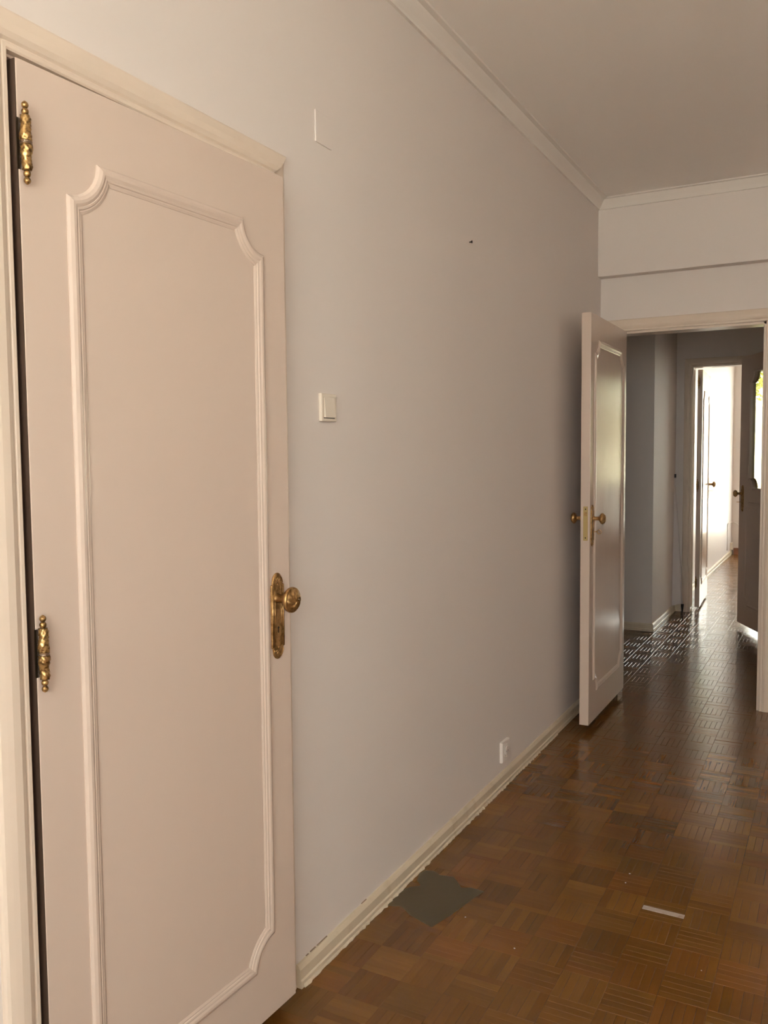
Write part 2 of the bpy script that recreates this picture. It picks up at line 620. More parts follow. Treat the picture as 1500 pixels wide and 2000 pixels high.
def window(name, x0, x1, z0, z1, y0, y1, label, nx, loc, rz):
    o = tag(empty(name, loc, rz), label, 'window', kind='structure')
    cx, cy = (x0 + x1) / 2, (y0 + y1) / 2
    f = 0.05
    L = [(x0 - cx, x0 - cx + f, -0.03, 0.03, 0, z1 - z0), (x1 - cx - f, x1 - cx, -0.03, 0.03, 0, z1 - z0), (x0 - cx + f, x1 - cx - f, -0.03, 0.03, 0, f), (x0 - cx + f, x1 - cx - f, -0.03, 0.03, z1 - z0 - f, z1 - z0)]
    boxes('window_frame', L, CROWNP, o, 0.004, 1)
    bars = []
    for i in range(1, nx):
        xc = x0 - cx + (x1 - x0) * i / nx
        bars.append((xc - 0.03, xc + 0.03, -0.025, 0.025, f, z1 - z0 - f))
    for b in bars:
        boxes('mullion', [b], CROWNP, o, 0.004, 1)
    for i in range(nx):
        a = x0 - cx + (x1 - x0) * i / nx + 0.035
        b = x0 - cx + (x1 - x0) * (i + 1) / nx - 0.035
        boxes('pane', [(a, b, -0.002, 0.002, f, z1 - z0 - f)], GLASS, o)
    return o


window('window_1', BW[0], BW[1], BW[2], BW[3], 0, 0, 'wide white window in the right wall', 2, (3.36, (BW[0] + BW[1]) / 2, BW[2]), pi / 2)
window('window_3', KW[0], KW[1], KW[2], KW[3], 0, 0, 'wide white window in the back wall', 2, ((KW[0] + KW[1]) / 2, -1.66, KW[2]), 0)
window('window_2', FW[0], FW[1], FW[2], FW[3], 0, 0, 'bright glazed balcony door in the far room', 2, ((FW[0] + FW[1]) / 2, FARY + 0.06, FW[2]), 0)
sill = boxes('trim_7', [(-0.035, FW[1], FARY - 0.05, FARY, 0.0, 0.085)], WOOD, bevel=0.004)
tag(sill, 'reddish brown wooden threshold under the far window', 'threshold', kind='structure')

# ------------------------------------------------------------------ parquet
SQ, NS = 0.12, 5
GX, GY = 0.705, 2.384
ROOMS = [(0.0, 3.3, -1.6, EY), (D2[0], D2[1], EY, EY + T), (-1.7, RX, EY + T, HY), (HX, RX, HY, FY), (D3[0], D3[1], FY, FY + T), (LX, 2.7, FY + T, FARY), (RX, SX, EY + T, FY)]
PR = random.Random(5)
BASEC = [(0.40 * c[0] + 0.064, 0.37 * c[1] + 0.027, 0.26 * c[2] + 0.003) for c in [(0.215, 0.098, 0.030), (0.235, 0.105, 0.030), (0.195, 0.082, 0.026), (0.225, 0.088, 0.030), (0.185, 0.090, 0.030), (0.25, 0.12, 0.038), (0.17, 0.075, 0.026)]]


def strip_rects(i, j):
    """finger rectangles (x0,x1,y0,y1,dir) of one parquet square, clipped to the rooms"""
    x0, y0 = GX + i * SQ, GY + j * SQ
    along_x = (i + j) % 2 == 1
    out = []
    for k in range(NS):
        if along_x:
            r = (x0, x0 + SQ, y0 + k * SQ / NS, y0 + (k + 1) * SQ / NS)
        else:
            r = (x0 + k * SQ / NS, x0 + (k + 1) * SQ / NS, y0, y0 + SQ)
        for (a, b, c, d) in ROOMS:
            q = (max(r[0], a), min(r[1], b), max(r[2], c), min(r[3], d))
            if q[1] - q[0] > 0.002 and q[3] - q[2] > 0.002:
                out.append((*q, along_x))
    return out


class Strips:
    def __init__(self):
        self.v, self.f, self.c, self.g = [], [], [], []

    def add(self, rect, tone, rng):
        x0, x1, y0, y1, ax = rect
        g = 0.00015
        x0 += g; x1 -= g; y0 += g; y1 -= g
        e = min(0.0007, (x1 - x0) / 4, (y1 - y0) / 4)
        dz = rng.gauss(0, 0.00025)
        sg_ = 0.0017 if y0 < EY else 0.0018
        tx, ty = rng.gauss(0, sg_), rng.gauss(0, sg_)
        if ax:
            tx *= 0.35
        else:
            ty *= 0.35
        cx, cy = (x0 + x1) / 2, (y0 + y1) / 2
        n = len(self.v)

        def z(x, y, o):
            return max(-0.0016, min(0.0, -0.0006 + dz + tx * (x - cx) + ty * (y - cy))) - o
        for (x, y) in ((x0, y0), (x1, y0), (x1, y1), (x0, y1)):
            self.v.append((x, y, -0.0062))
        for (x, y) in ((x0, y0), (x1, y0), (x1, y1), (x0, y1)):
            self.v.append((x, y, z(x, y, e)))
        for (x, y) in ((x0 + e, y0 + e), (x1 - e, y0 + e), (x1 - e, y1 - e), (x0 + e, y1 - e)):
            self.v.append((x, y, z(x, y, 0)))
        o1, o2 = rng.uniform(0, 50), rng.uniform(0, 50)
        for q in range(12):
            X, Y, Z = self.v[n + q]
            self.g.append(((X - cx) * (7 if ax else 160) + o1, (Y - cy) * (160 if ax else 7) + o2, 0.0))
            self.c.append(tone)
        for k in range(4):
            l = (k + 1) % 4
            self.f.append((n + k, n + l, n + 4 + l, n + 4 + k))
            self.f.append((n + 4 + k, n + 4 + l, n + 8 + l, n + 8 + k))
        self.f.append((n + 8, n + 9, n + 10, n + 11))

    def build(self, name, parent):
        me = bpy.data.meshes.new(name)
        me.from_pydata(self.v, [], self.f)
        a = me.attributes.new('tone', 'FLOAT_COLOR', 'POINT')
        a.data.foreach_set('color', [q for t in self.c for q in (*t, 1.0)])
        b = me.attributes.new('grain', 'FLOAT_VECTOR', 'POINT')
        b.data.foreach_set('vector', [q for t in self.g for q in t])
        return link(name, me, PARQ, parent)


def project(x, y, z=0.0):
    d = Vector((x, y, z)) - CAM
    dz = d.dot(fw)
    if dz < 0.2:
        return None
    return 750 + F_PX * d.dot(rr) / dz, 1000 - F_PX * d.dot(uu) / dz, dz


def in_view(x, y):
    q = project(x, y)
    return q and -40 < q[0] < 1540 and -40 < q[1] < 2040


sqs = []
for i in range(-22, 24):
    for j in range(-36, 86):
        R_ = strip_rects(i, j)
        if R_:
            x, y = GX + (i + .5) * SQ, GY + (j + .5) * SQ
            q = project(x, y)
            vis = any(in_view(x + a * SQ / 2, y + b * SQ / 2) for a in (-1, 0, 1) for b in (-1, 0, 1)) and y < EY
            # hidden behind the left wall line / the near door stay out of the ranking
            area = (F_PX * SQ / q[2]) ** 2 * abs((CAM.z) / (Vector((x, y, 0)) - CAM).length) if (q and vis) else 0
            sqs.append((area, i, j, R_))
sqs.sort(key=lambda s: -s[0])
rest = Strips()


def tones(rng):
    base = BASEC[rng.randrange(len(BASEC))]
    k = rng.uniform(0.84, 1.08)
    res = []
    for _ in range(NS * 3):
        b2_ = base if rng.random() < 0.85 else BASEC[rng.randrange(len(BASEC))]
        q = k * rng.uniform(0.92, 1.09)
        res.append(tuple(c * q for c in b2_))
    return res


WS = (0, 1)                      # square that holds the pale strip
n_sq = 0
for rank, (area, i, j, R_) in enumerate(sqs):
    tn = tones(PR)
    if area > 0 and n_sq < 290:
        n_sq += 1
        if n_sq <= 58:
            x0, y0 = GX + i * SQ, GY + j * SQ
            xs0 = min(r[0] for r in R_); xs1 = max(r[1] for r in R_)
            ys0 = min(r[2] for r in R_); ys1 = max(r[3] for r in R_)
            back = boxes('parquet_square', [(xs0 + 0.0004, xs1 - 0.0004, ys0 + 0.0004, ys1 - 0.0004, -0.006, -0.0042)], SUBF, floor)
            for k, r in enumerate(R_):
                s = Strips()
                s.add(r, tn[k], PR)
                s.build('parquet_strip', back)
        else:
            s = Strips()
            for k, r in enumerate(R_):
                s.add(r, tn[k % len(tn)], PR)
            s.build('parquet_square', floor)
    else:
        for k, r in enumerate(R_):
            rest.add(r, tn[k % len(tn)], PR)
rs = rest.build('parquet_field', floor)
rs['kind'] = 'stuff'
rs['label'] = 'mosaic parquet of the hallway and further floor'

# grey mortar patch beside the left baseboard
bm = bmesh.new()
pts = [(0.020, 2.215), (0.062, 2.232), (0.105, 2.200), (0.150, 2.183), (0.190, 2.170), (0.200, 2.205), (0.214, 2.258), (0.226, 2.318), (0.238, 2.380), (0.250, 2.428), (0.205, 2.432), (0.178, 2.418), (0.160, 2.438), (0.130, 2.470), (0.085, 2.462), (0.055, 2.478), (0.030, 2.470), (0.021, 2.440), (0.034, 2.395), (0.060, 2.372), (0.034, 2.350), (0.024, 2.330), (0.020, 2.28)]
prism(bm, pts, [(0, -0.004), (0, 0.0003), (0.006, 0.0010)], lambda a, b, h: (a, b, h))
pm = from_bm('mortar_patch', bm, MORTAR, floor)
pm['label'] = 'dark grey filled patch where parquet is missing'

# ------------------------------------------------------------------ doors
PANELP = [(0, 0), (0, 0.002), (0.004, 0.0055), (0.010, 0.0078), (0.015, 0.0075), (0.020, 0.0052), (0.0212, 0.0057), (0.0245, 0.0048), (0.0262, 0.0028), (0.0285, 0.003), (0.033, 0.001), (0.033, 0)]


def moulding(parent, box, s, y, r=0.067, mat=DOOR, sc=1.0):
    bm = bmesh.new()
    sweep(bm, scallop(*box, r), [(o * sc, h * sc) for o, h in PANELP], lambda a, b, h: (a, y + s * h, b), closed=True)
    return from_bm('panel_moulding', bm, mat, parent)


def esc_outline(w, h):
    """long back plate with stepped shoulders and arched ends"""
    pts = []
    hw, hh = w / 2, h / 2
    sh = hh - w * 0.62
    cap = hw * 0.80
    top = [(hw, -sh), (hw, sh), (hw * 0.97, sh + 0.002), (cap, sh + 0.003), (cap, sh + 0.007)]
    for i in range(1, 9):
        a = pi * i / 9
        top.append((cap * cos(a), sh + 0.007 + (hh - sh - 0.007) * sin(a)))
    top += [(-cap, sh + 0.007), (-cap, sh + 0.003), (-hw * 0.97, sh + 0.002), (-hw, sh)]
    bot = [(-x, -z) for x, z in top]
    out = top[1:] + bot[1:]
    return out


def escutcheon(parent, u, z, s, y, w=0.048, h=0.203, mat=BRASS):
    f = lambda a, b, hh: (u + a, y + s * hh, z + b)
    bm = bmesh.new()
    prism(bm, esc_outline(w, h), [(0, 0), (0, 0.002), (0.0018, 0.0038)], f)
    e = from_bm('escutcheon', bm, mat, parent)
    bm = bmesh.new()
    zz = h / 2 - w * 0.62
    for q in (-1, 1):
        add_tube(bm, [f(q * w * 0.40, -zz, 0.0032), f(q * w * 0.40, zz, 0.0032)], 0.0026, 8)
        add_tube(bm, [f(q * w * 0.25, -zz * 0.97, 0.0036), f(q * w * 0.25, zz * 0.97, 0.0036)], 0.0013, 6)
    for q in (-1, 1):
        add_tube(bm, [f(0.017 * cos(pi * i / 8), q * (zz + 0.006 + 0.018 * sin(pi * i / 8)), 0.0036) for i in range(9)], 0.0017, 6)
        for i in range(5):
            a = pi * (i + 0.5) / 5
            add_tube(bm, [f(0.004 * cos(a), q * (zz + 0.006 + 0.004 * sin(a)), 0.0038), f(0.012 * cos(a), q * (zz + 0.006 + 0.013 * sin(a)), 0.0042)], [0.0009, 0.0018], 6)
    from_bm('relief', bm, mat, e, True)
    for q in (-1, 1):
        bm = bmesh.new()
        M = Matrix.Translation(f(0, q * (zz + 0.002), 0.0036)) @ Matrix.Rotation(-s * pi / 2, 4, 'X')
        add_lathe(bm, [(0.0036, 0), (0.0034, 0.0008), (0.0015, 0.0016), (0, 0.0018)], 12, M)
        from_bm('screw', bm, mat, e, True)
    bm = bmesh.new()
    M = Matrix.Translation(f(0, -h * 0.135, 0.0036)) @ Matrix.Rotation(-s * pi / 2, 4, 'X')
    add_lathe(bm, [(0.003, 0), (0.003, 0.0006), (0, 0.0006)], 12, M)
    p0, p1 = f(-0.0014, -h * 0.135 - 0.012, 0.003), f(0.0014, -h * 0.135, 0.0042)
    add_box(bm, min(p0[0], p1[0]), max(p0[0], p1[0]), min(p0[1], p1[1]), max(p0[1], p1[1]), min(p0[2], p1[2]), max(p0[2], p1[2]))
    k = from_bm('keyhole', bm, DARK, e)
    return e


def knob(parent, u, z, s, y, mat=BRASS, R=0.0275, reach=0.058, seg=40):
    M = Matrix.Translation((u, y, z)) @ Matrix.Rotation(-s * pi / 2, 4, 'X')
    n = reach - 0.024
    prof = [(0.0125, 0.003), (0.0125, 0.006), (0.0105, 0.009), (0.0096, 0.014), (0.0092, n * 0.7), (0.0100, n - 0.001), (0.0115, n)]
    k = lathe('knob', prof, mat, parent, 24, M)
    g_ = R / 0.0275
    hp = [(0.010, n - 0.001), (0.016, n + 0.0015), (0.0225, n + 0.0055), (0.0262, n + 0.010), (R, n + 0.0145), (0.0268, n + 0.018), (0.0252, n + 0.0195), (0.0243, n + 0.0192), (0.0225, n + 0.0215), (0.0195, n + 0.0238), (0.0165, n + 0.0252), (0.0135, n + 0.0262), (0.0105, n + 0.0268), (0.0075, n + 0.0273), (0.0045, n + 0.0282), (0, n + 0.0284)]

    def fn(t, r, h, kk):
        if kk >= 8 and r > 0.003:
            h += 0.0020 * sin(8 * t + r * 300) * sin(min(1, (0.0243 - r) / 0.006) * pi / 2) + 0.0009 * cos(16 * t) * (1 if kk % 2 else -1)
        return r, h
    hp = [(r_ * g_ if abs(r_ - R) > 1e-9 else r_, h_) for r_, h_ in hp]
    lathe('knob_head', hp, mat, k, seg, M, fn)
    return k


def hinge(parent, u, z, s, y, half=0.066, R=0.0088, mat=BRASS2):
    """ornate barrel hinge with ball finials"""
    root = empty('hinge', (u, y + s * 0.011, z), 0, parent)
    HR = random.Random(int(z * 1000))

    def fn(t, r, h, k):
        q = r * (1 + 0.15 * sin(3 * t + h * 240) * sin(h * 420 + 2 * t) + 0.09 * sin(7 * t - h * 500))
        return q, h
    for sg in (1, -1):
        prof = []
        nn = 18
        for i in range(nn + 1):
            q = i / nn
            h = 0.0025 + q * (half * 0.66 - 0.0025)
            r = R * (1.02 - 0.25 * q ** 2 + 0.07 * sin(q * 9))
            prof.append((r, sg * h))
        lathe('barrel', prof, mat, root, 20, Matrix(), fn)
        h0 = sg * half * 0.66
        f1, f2 = half * 0.15, half * 0.14
        pf = [(R * 0.55, h0)]
        for c, rad in ((h0 + sg * f1 * 0.55, f1 * 0.60), (h0 + sg * (f1 * 1.1 + f2 * 0.55), f2 * 0.62)):
            for a in range(-4, 5):
                an = a * pi / 10.5
                pf.append((max(0.0018, rad * cos(an)), c + sg * rad * sin(an)))
        pf.append((0.0015, h0 + sg * (half * 0.335)))
        pf.append((0, h0 + sg * (half * 0.34)))
        lathe('finial', pf, mat, root, 16)
    lathe('ring', [(R * 1.02, -0.0024), (R * 1.12, -0.0014), (R * 0.9, -0.0004), (R * 0.9, 0.0004), (R * 1.12, 0.0014), (R * 1.02, 0.0024)], plain('hinge_ring', (0.28, 0.20, 0.14), 0.3, 0.9) if 'hinge_ring' not in bpy.data.materials else bpy.data.materials['hinge_ring'], root, 20)
    boxes('plate', [(-0.0085, -0.002, -s * 0.012 - 0.001, -s * 0.012 + 0.001, -half * 0.62, half * 0.62)] if True else [], bpy.data.materials.get('hinge_plate') or plain('hinge_plate', (0.05, 0.035, 0.02), 0.4, 0.8), root)
    return root


def leaf(name, parent, width, z0, z1, t, s, u0_=0.0, mat=DOOR):
    y0, y1 = (0, -s * t)
    return boxes(name, [(u0_, width, min(y0, y1), max(y0, y1), z0, z1)], mat, parent, 0.0018, 2)


def lock_plate(parent, u, yc, zc, h=0.165, w=0.022):
    lp = boxes('lock_plate', [(u, u + 0.0014, yc - w / 2, yc + w / 2, zc - h / 2, zc + h / 2)], plain('lock_brass', (0.48, 0.36, 0.16), 0.38, 0.75), parent, 0.0004, 1)
    for q in (-1, 1):
        lathe('screw', [(0.0032, 0), (0.0028, 0.0006), (0, 0.0007)], DARK, lp, 10, Matrix.Translation((u + 0.0013, yc, zc + q * h * 0.42)) @ Matrix.Rotation(pi / 2, 4, 'Y'))
    boxes('latch', [(u + 0.001, u + 0.006, yc - 0.006, yc + 0.006, zc + h * 0.22, zc + h * 0.33)], BRASS, lp, 0.001, 1)
    return lp


def key(name, M, label, mat=None):
    """M: origin at the keyhole, local z out of the door"""
    k = empty(name)
    k.matrix_world = M
    mat = mat or BRASS
    bm = bmesh.new()
    add_tube(bm, [(0, 0, -0.006), (0, 0, 0.022)], 0.0021, 10)
    add_lathe(bm, [(0.0032, 0.019), (0.0036, 0.0205), (0.0032, 0.022)], 12)
    from_bm('shank', bm, mat, k, True)
    bm = bmesh.new()
    n = 20
    rings = []
    for i in range(n):
        a = 2 * pi * i / n
        c = Vector((0.010 * sin(a), 0, 0.031 - 0.0095 * cos(a)))
        d = Vector((sin(a), 0, -cos(a)))
        rings.append([bm.verts.new(c + 0.0019 * (cos(2 * pi * q / 8) * d + sin(2 * pi * q / 8) * Vector((0, 1, 0)))) for q in range(8)])
    for i in range(n):
        A, B = rings[i], rings[(i + 1) % n]
        for q in range(8):
            l = (q + 1) % 8
            bm.faces.new((A[q], A[l], B[l], B[q]))
    from_bm('bow', bm, mat, k, True)
    return tag(k, label, 'key')


# --- door 1: closed closet-type door at the left, hinges towards the camera
a1 = math.atan2(0.721, 0.032)
d1 = tag(empty('door_1', (0.018, 0.965, 0), a1), 'large cream door almost closed in the left wall with scalloped panel moulding', 'door', kind='structure')
leaf('door_leaf', d1, 0.7165, 0.043, 2.003, 0.036, -1, 0.0118)
ed = boxes('leaf_gap_shade', [(0.0102, 0.0121, 0.0012, 0.0345, 0.045, 2.001)], plain('gap_shade_brown', (0.055, 0.03, 0.018), 0.7), d1)  # brown strip added to darken the hinge gap; its shade is painted
ed['label'] = 'dark brown hinge edge strip with the gap shade put into its colour'
moulding(d1, (0.1025, 0.636, 0.171, 1.8775), -1, 0.0)
escutcheon(d1, 0.6665, 0.9885, -1, 0.0)
knob(d1, 0.6640, 1.030, -1, 0.003, R=0.0300)
for hz in (1.868, 1.033):
    hinge(d1, 0.0185, hz, -1, 0.0)

# --- door 2: open door in the end wall, folded back towards the left wall
d2 = tag(empty('door_2', (0.146, 4.842, 0), -pi / 2), 'cream panelled door standing wide open against the left wall', 'door', kind='structure')
leaf('door_leaf', d2, 0.762, 0.037, 2.028, 0.045, 1, 0.0)
moulding(d2, (0.062, 0.688, 0.178, 1.912), 1, 0.0)
moulding(d2, (0.062, 0.688, 0.178, 1.912), -1, -0.045)
escutcheon(d2, 0.722, 1.013, 1, 0.0, 0.046)
knob(d2, 0.722, 1.048, 1, 0.003)
escutcheon(d2, 0.722, 1.013, -1, -0.045, 0.046)
knob(d2, 0.722, 1.048, -1, -0.048, reach=0.05)
lock_plate(d2, 0.762, -0.0205, 1.025)
for hz in (1.86, 1.03, 0.22):
    hinge(d2, 0.004, hz, -1, -0.045)
key('key', Matrix.Translation((0.146 + 0.0045, 4.842 - 0.722, 0.984)) @ Matrix.Rotation(pi / 2, 4, 'Y'), 'small key sticking out of the lock of the wide open cream door')

# --- door 3: bright door opening into the far room
p0 = Vector((0.145, 7.80, 0)); p1 = Vector((0.110, 8.55, 0))
a3 = math.atan2(p1.y - p0.y, p1.x - p0.x)
d3 = tag(empty('door_3', p0, a3), 'bright panelled door opened into the far room', 'door', kind='structure')
leaf('door_leaf', d3, 0.755, 0.02, 2.07, 0.040, -1, 0.0)
moulding(d3, (0.085, 0.67, 0.20, 1.90), -1, 0.0)
escutcheon(d3, 0.712, 1.03, -1, 0.0, 0.046)
knob(d3, 0.712, 1.065, -1, 0.003, reach=0.062)
for hz in (1.965, 1.08, 0.235):
    hinge(d3, -0.012, hz, 1, 0.02, half=0.055, R=0.008)
q = Matrix.Translation(p0) @ Matrix.Rotation(a3, 4, 'Z') @ Matrix.Translation((0.712, -0.004, 1.003)) @ Matrix.Rotation(pi / 2, 4, 'X')
key('key', q, 'small key in the lock of the bright far door')

# --- door 4: glazed hallway door, backlit
A4 = Vector((0.49, 7.22, 0)); d4v = Vector((0.433, -0.9, 0)).normalized()
hp4 = A4 + d4v * 0.84
a4 = math.atan2(-d4v.y, -d4v.x)
d4 = tag(empty('door_4', hp4, a4), 'dark backlit hallway door with a yellow glass pane', 'door', kind='structure')
W4 = 0.79
PB = (0.84 - 0.64, 0.84 - 0.238, 1.088, 1.957)
bm = bmesh.new()
outl = scallop(*PB, 0.075)
full = []
# leaf with a scalloped opening: build front/back rings between the rectangle and the opening
rect = []
for (x, z) in outl:
    cx, cz = (PB[0] + PB[1]) / 2, (PB[2] + PB[3]) / 2
    rect.append((x, z))
LZ0, LZ1, T4 = 0.036, 2.088, 0.036


def ray_rect(x, z):
    cx, cz = (PB[0] + PB[1]) / 2, (PB[2] + PB[3]) / 2
    dx, dz = x - cx, z - cz
    ts = []
    if dx > 1e-9: ts.append((W4 - cx) / dx)
    if dx < -1e-9: ts.append((0 - cx) / dx)
    if dz > 1e-9: ts.append((LZ1 - cz) / dz)
    if dz < -1e-9: ts.append((LZ0 - cz) / dz)
    t_ = min(ts)
    return cx + dx * t_, cz + dz * t_


cxz = ((PB[0] + PB[1]) / 2, (PB[2] + PB[3]) / 2)
allp = [(x, z) for x, z in outl]
corners = [(0, LZ0), (W4, LZ0), (W4, LZ1), (0, LZ1)]
ang = lambda p_: math.atan2(p_[1] - cxz[1], p_[0] - cxz[0])
inner = sorted(allp, key=ang)
outer = [ray_rect(*p_) for p_ in inner]
# snap the nearest outer sample to each corner
for c in corners:
    k_ = min(range(len(outer)), key=lambda q_: (outer[q_][0] - c[0]) ** 2 + (outer[q_][1] - c[1]) ** 2)
    outer[k_] = c
n4 = len(inner)
vi = [[bm.verts.new((x, yy, z)) for x, z in inner] for yy in (0.0, -T4)]
vo = [[bm.verts.new((x, yy, z)) for x, z in outer] for yy in (0.0, -T4)]
for k_ in range(n4):
    l_ = (k_ + 1) % n4
    bm.faces.new((vi[0][k_], vi[0][l_], vo[0][l_], vo[0][k_]))
    bm.faces.new((vi[1][k_], vi[1][l_], vo[1][l_], vo[1][k_]))
    bm.faces.new((vi[0][k_], vi[0][l_], vi[1][l_], vi[1][k_]))
    bm.faces.new((vo[0][k_], vo[0][l_], vo[1][l_], vo[1][k_]))
from_bm('door_leaf', bm, DOOR, d4)
bm = bmesh.new()
prism(bm, outl, [(-0.004, -T4 / 2 - 0.002), (-0.004, -T4 / 2 + 0.002)], lambda a, b, h: (a, h, b))
gp = from_bm('glass_pane', bm, YGLASS, d4)
gp['label'] = 'yellow glass pane with scalloped corners'
for ss, yy in ((1, 0.0), (-1, -T4)):
    bm = bmesh.new()
    sweep(bm, outl, [(o * 0.5 - 0.012, h * 0.7) for o, h in PANELP], lambda a, b, h: (a, yy + ss * h, b), closed=True)
    from_bm('pane_moulding', bm, DOOR, d4)
moulding(d4, (PB[0] - 0.05, PB[1] + 0.05, 0.19, 0.985), 1, 0.0, 0.05, sc=0.7)
escutcheon(d4, 0.84 - 0.118, 1.007, 1, 0.0, 0.046)
knob(d4, 0.84 - 0.118, 1.045, 1, 0.003, reach=0.062)
q = Matrix.Translation(hp4) @ Matrix.Rotation(a4, 4, 'Z') @ Matrix.Translation((0.84 - 0.118, 0.004, 0.979)) @ Matrix.Rotation(-pi / 2, 4, 'X')
key('key', q, 'small key in the lock of the dark glazed hallway door')

# ------------------------------------------------------------------ things on the walls
# light switch
sw = tag(empty('light_switch', (0, 1.936, 1.487)), 'square ivory light switch on the left wall beside the near door', 'switch')
S_ = 0.0375
boxes('plate', [(0.0, 0.0095, -S_, S_, -0.0365, 0.0365)], IVORY, sw, 0.0025, 3)
bm = bmesh.new()
vs = add_box(bm, 0.006, 0.0125, -0.026, 0.026, -0.0265, 0.0265)
for v in vs:
    if v.co.x > 0.01:
        v.co.x = 0.0145 if v.co.z < 0 else 0.0105
bmesh.ops.bevel(bm, geom=bm.edges[:], offset=0.0012, segments=2, affect='EDGES')
from_bm('rocker', bm, IVORY, sw)
boxes('gap', [(0.0093, 0.0098, -0.0275, 0.0275, -0.0285, -0.0265)], DARK, sw)
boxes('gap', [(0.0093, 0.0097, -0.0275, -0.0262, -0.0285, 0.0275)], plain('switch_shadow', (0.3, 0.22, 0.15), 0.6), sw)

# blank cover plate painted over
bp_ = boxes('cover_plate', [(0.0, 0.0040, 1.897, 1.975, 2.160, 2.240)], WALL, None, 0.0019, 3)
tag(bp_, 'blank square cover plate painted over with the wall colour, high on the wall', 'cover plate')

# wall socket
so = tag(empty('wall_socket', (0, 3.285, 0.143)), 'white wall socket low on the left wall above the baseboard', 'socket')
bm = bmesh.new()
hs = 0.042
sq_ = [(-hs, -hs), (hs, -hs), (hs, hs), (-hs, hs)]
prism(bm, sq_, [(0, 0), (0, 0.010), (0.003, 0.013)], lambda a, b, h: (h, a, b))
from_bm('plate', bm, WHITEP, so)
M = Matrix.Translation((0.013, 0, 0)) @ Matrix.Rotation(pi / 2, 4, 'Y')
lathe('socket_ring', [(0.0300, -0.001), (0.0295, 0.0018), (0.0265, 0.0022), (0.0250, 0.0006)], WHITEP, so, 28, M)
lathe('socket_groove', [(0.0262, 0.0002), (0.0, 0.0005)], plain('socket_shade', (0.16, 0.12, 0.09), 0.6), so, 28, M)
lathe('socket_insert', [(0.0205, 0.0003), (0.0200, 0.0040), (0.0180, 0.0046), (0.0, 0.0046)], WHITEP, so, 28, M)
for q in (-0.0095, 0.0095):
    lathe('pin_hole', [(0.0026, 0.0044), (0.0026, 0.0049), (0, 0.0049)], DARK, so, 12, M @ Matrix.Translation((0, q, 0)))

# nail and speck
M = Matrix.Translation((0.0, 2.930, 2.126)) @ Matrix.Rotation(pi / 2, 4, 'Y')
nl = lathe('nail', [(0.0018, -0.004), (0.0018, 0.008), (0.0048, 0.0085), (0.0048, 0.0105), (0, 0.011)], plain('nail_dark', (0.03, 0.022, 0.018), 0.5, 0.5), None, 12, M)
tag(nl, 'small dark nail in the left wall', 'nail')

# pale strip lying on the floor
bm = bmesh.new()
ang_ = -0.02
add_box(bm, -0.0595, 0.0595, -0.0105, 0.0105, 0.0, 0.0022)
bmesh.ops.bevel(bm, geom=bm.edges[:], offset=0.0006, segments=1, affect='EDGES')
ps = from_bm('pale_strip', bm, PALEW)
ps.location = (0.768, 2.556, 0.0002)
ps.rotation_euler = (0, 0, ang_)
tag(ps, 'narrow whitish wooden strip on the brown parquet near the right edge', 'strip')

# crumbs of plaster on the floor
CR = random.Random(4)
crumb_pts = [((1005, 1853), .0028), ((1230, 1707), .0030), ((1222, 1725), .0026), ((909, 1792), .0024), ((1267, 1277), .010), ((1370, 1896), .0018)]


def floor_pt(px, py):
    d = fw + rr * ((px - 750) / F_PX) - uu * ((py - 1000) / F_PX)
    t = -CAM.z / d.z
    return CAM + d * t


labels = ['tiny pale crumb on the parquet in front of the grey patch', 'tiny pale crumb on the parquet behind the whitish strip', 'second tiny pale crumb just in front of the one behind the whitish strip',
          'tiny pale crumb at the corner of the grey patch', 'flat pale flake on the hallway floor beyond the open door', 'tiny pale crumb on the parquet in front of the whitish strip']
for ((px, py), r), lb in zip(crumb_pts, labels):
    P = floor_pt(px, py)
    bm = bmesh.new()
    bmesh.ops.create_icosphere(bm, subdivisions=1, radius=r)
    for v in bm.verts:
        v.co *= CR.uniform(0.7, 1.2)
        v.co.z = v.co.z * (0.5 if r < 0.008 else 0.12)
    zmin = min(v.co.z for v in bm.verts)
    for v in bm.verts:
        v.co.z -= zmin
    o = from_bm('plaster_crumb', bm, PALEW)
    o.location = (P.x, P.y, 0.0)
    tag(o, lb, 'crumb', 'crumbs on the parquet')

# folded white rack leaning at the hallway end wall
rk = tag(empty('folded_rack', (-0.01, 7.58, 0)), 'tall slim white folded rack with black cap and black foot beside the inner doorway', 'rack')
rk_m = paint('white_rack', (0.72, 0.66, 0.64), 0.4, (30, 30, 30), 0.03, 0.02)
topP = Vector((-0.032, 0.03, 1.165))
boxes('cap', [(-0.044, -0.022, 0.017, 0.043, 1.150, 1.182)], BLACKP, rk, 0.003, 2)
for (bx, nm) in ((-0.048, 0.0), (0.050, 0.075)):
    bm = bmesh.new()
    add_tube(bm, [(bx, -0.02, nm + (0.0 if nm else 0.0)), topP], 0.0065, 10)
    from_bm('leg', bm, rk_m, rk, True)
bm = bmesh.new()
prism(bm, [(-0.046, 0.05), (0.040, 0.085), (-0.028, 1.14), (-0.034, 1.14)], [(0, -0.003), (0, 0.003)], lambda a, b, h: (a, -0.02 + 0.05 * b / 1.165 + h, b))
from_bm('panel', bm, rk_m, rk)
lathe('foot', [(0.001, 0.0), (0.004, 0.004), (0.0125, 0.072), (0.012, 0.078), (0, 0.079)], BLACKP, rk, 14, Matrix.Translation((0.052, -0.022, 0)))

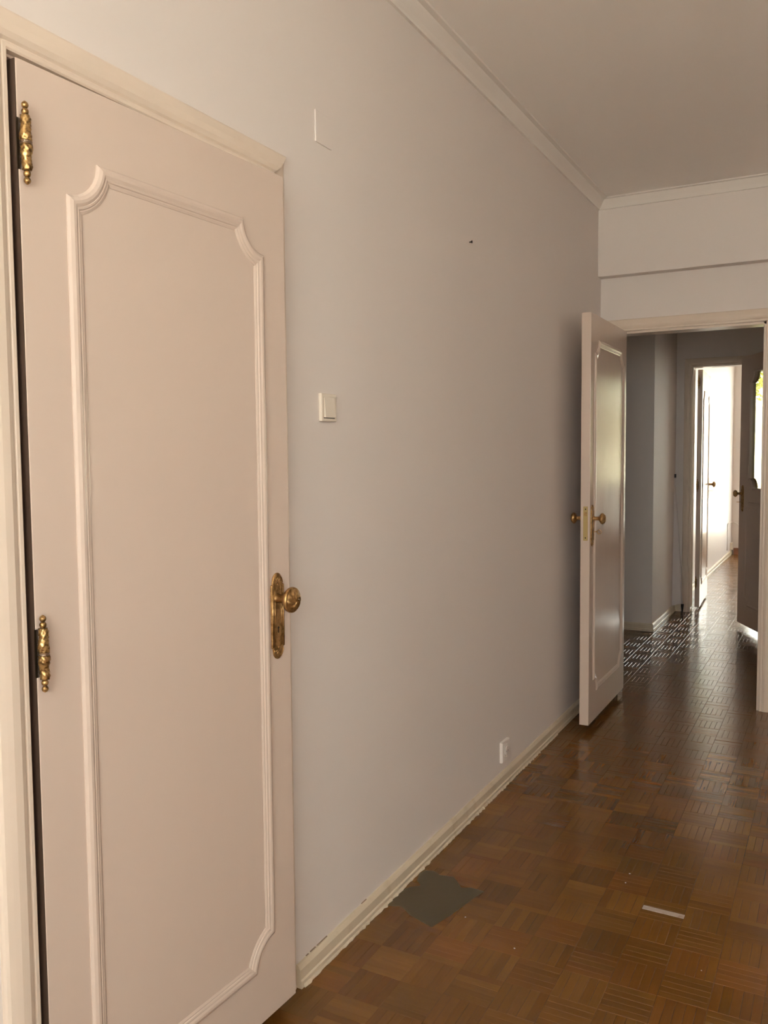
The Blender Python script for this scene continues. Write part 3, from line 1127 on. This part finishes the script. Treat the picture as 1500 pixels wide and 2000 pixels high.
# cable and socket box in the far corner
sb = tag(boxes('socket_box', [(LX, LX + 0.035, 12.13, 12.21, 0.075, 0.165)], IVORY, None, 0.004, 2), 'small cream socket box low in the far room corner', 'socket')
bm = bmesh.new()
pts = [(LX + 0.006, 11.78, 0.10), (LX + 0.006, 11.78, 0.435), (LX + 0.010, 11.82, 0.45), (LX + 0.012, 12.05, 0.445), (LX + 0.02, 12.27, 0.43)]
for i in range(1, 9):
    a = pi / 2 - i * pi / 2 / 8
    pts.append((-0.05 + 0.09 * cos(a), 12.285, 0.33 + 0.095 * sin(a)))
pts += [(0.045, 12.285, 0.24), (0.05, 12.27, 0.13)]
add_tube(bm, pts, 0.0055, 8)
cb = from_bm('cable', bm, WHITEP, None, True)
tag(cb, 'white cable looping up and over in the far room corner', 'cable')

# ------------------------------------------------------------------ outdoors
g = boxes('ground', [(-40, 40, -40, 60, -0.6, -0.4)], GROUND)
tag(g, 'pale concrete ground outside the windows', 'ground', kind='structure')
bl = tag(empty('building', (0, 26, -0.4)), 'white rendered building outside beyond the far window', 'building')
boxes('wall', [(-14, 14, 0, 6, 0, 3.0)], HOUSE, bl)
boxes('roof', [(-14.3, 14.3, -0.3, 6.3, 3.0, 3.2)], GROUND, bl, 0.02, 1)
for k in range(5):
    boxes('window_frame', [(-10.6 + k * 5, -9.4 + k * 5, -0.03, 0.05, 1.1, 2.4)], CROWNP, bl)

tr_ = tag(empty('tree', (0.3, 16.6, -0.4)), 'leafy yellow green tree seen through the glazed door', 'tree')
bm = bmesh.new()
add_tube(bm, [(0.9, 0, 0), (0.95, 0.05, 1.2), (0.85, 0.0, 2.4), (0.7, 0.1, 3.6)], [0.11, 0.09, 0.075, 0.04], 10)
for k in range(9):
    a = TA = 2 * pi * k / 9
    z0_ = 2.5 + 0.12 * k
    add_tube(bm, [(0.85, 0.02, z0_), (0.85 + 0.6 * cos(a), 0.6 * sin(a), z0_ + 0.35), (0.85 + 1.2 * cos(a), 1.2 * sin(a), z0_ + 0.5)], [0.035, 0.022, 0.008], 6)
from_bm('trunk', bm, BARK, tr_, True)
LR = random.Random(9)
vv, ff = [], []
for k in range(5200):
    while True:
        x, y, z = LR.uniform(-1, 1), LR.uniform(-1, 1), LR.uniform(-1, 1)
        if x * x + y * y + z * z < 1:
            break
    c = Vector((0.1 + 1.9 * x, 1.2 * y, 3.65 + 1.0 * z))
    a = Vector((LR.gauss(0, 1), LR.gauss(0, 1), LR.gauss(0, 1))).normalized()
    b = a.orthogonal().normalized()
    b = (Matrix.Rotation(LR.uniform(0, 6.3), 3, a) @ b)
    L_, W_ = LR.uniform(0.045, 0.085), LR.uniform(0.018, 0.03)
    n = len(vv)
    nn = a.cross(b)
    vv += [tuple(c - a * L_), tuple(c + b * W_ + nn * 0.006), tuple(c + a * L_), tuple(c - b * W_ + nn * 0.006)]
    ff += [(n, n + 1, n + 2), (n, n + 2, n + 3)]
me = bpy.data.meshes.new('foliage')
me.from_pydata(vv, [], ff)
fo = link('foliage', me, LEAFM, tr_)
fo['kind'] = 'stuff'
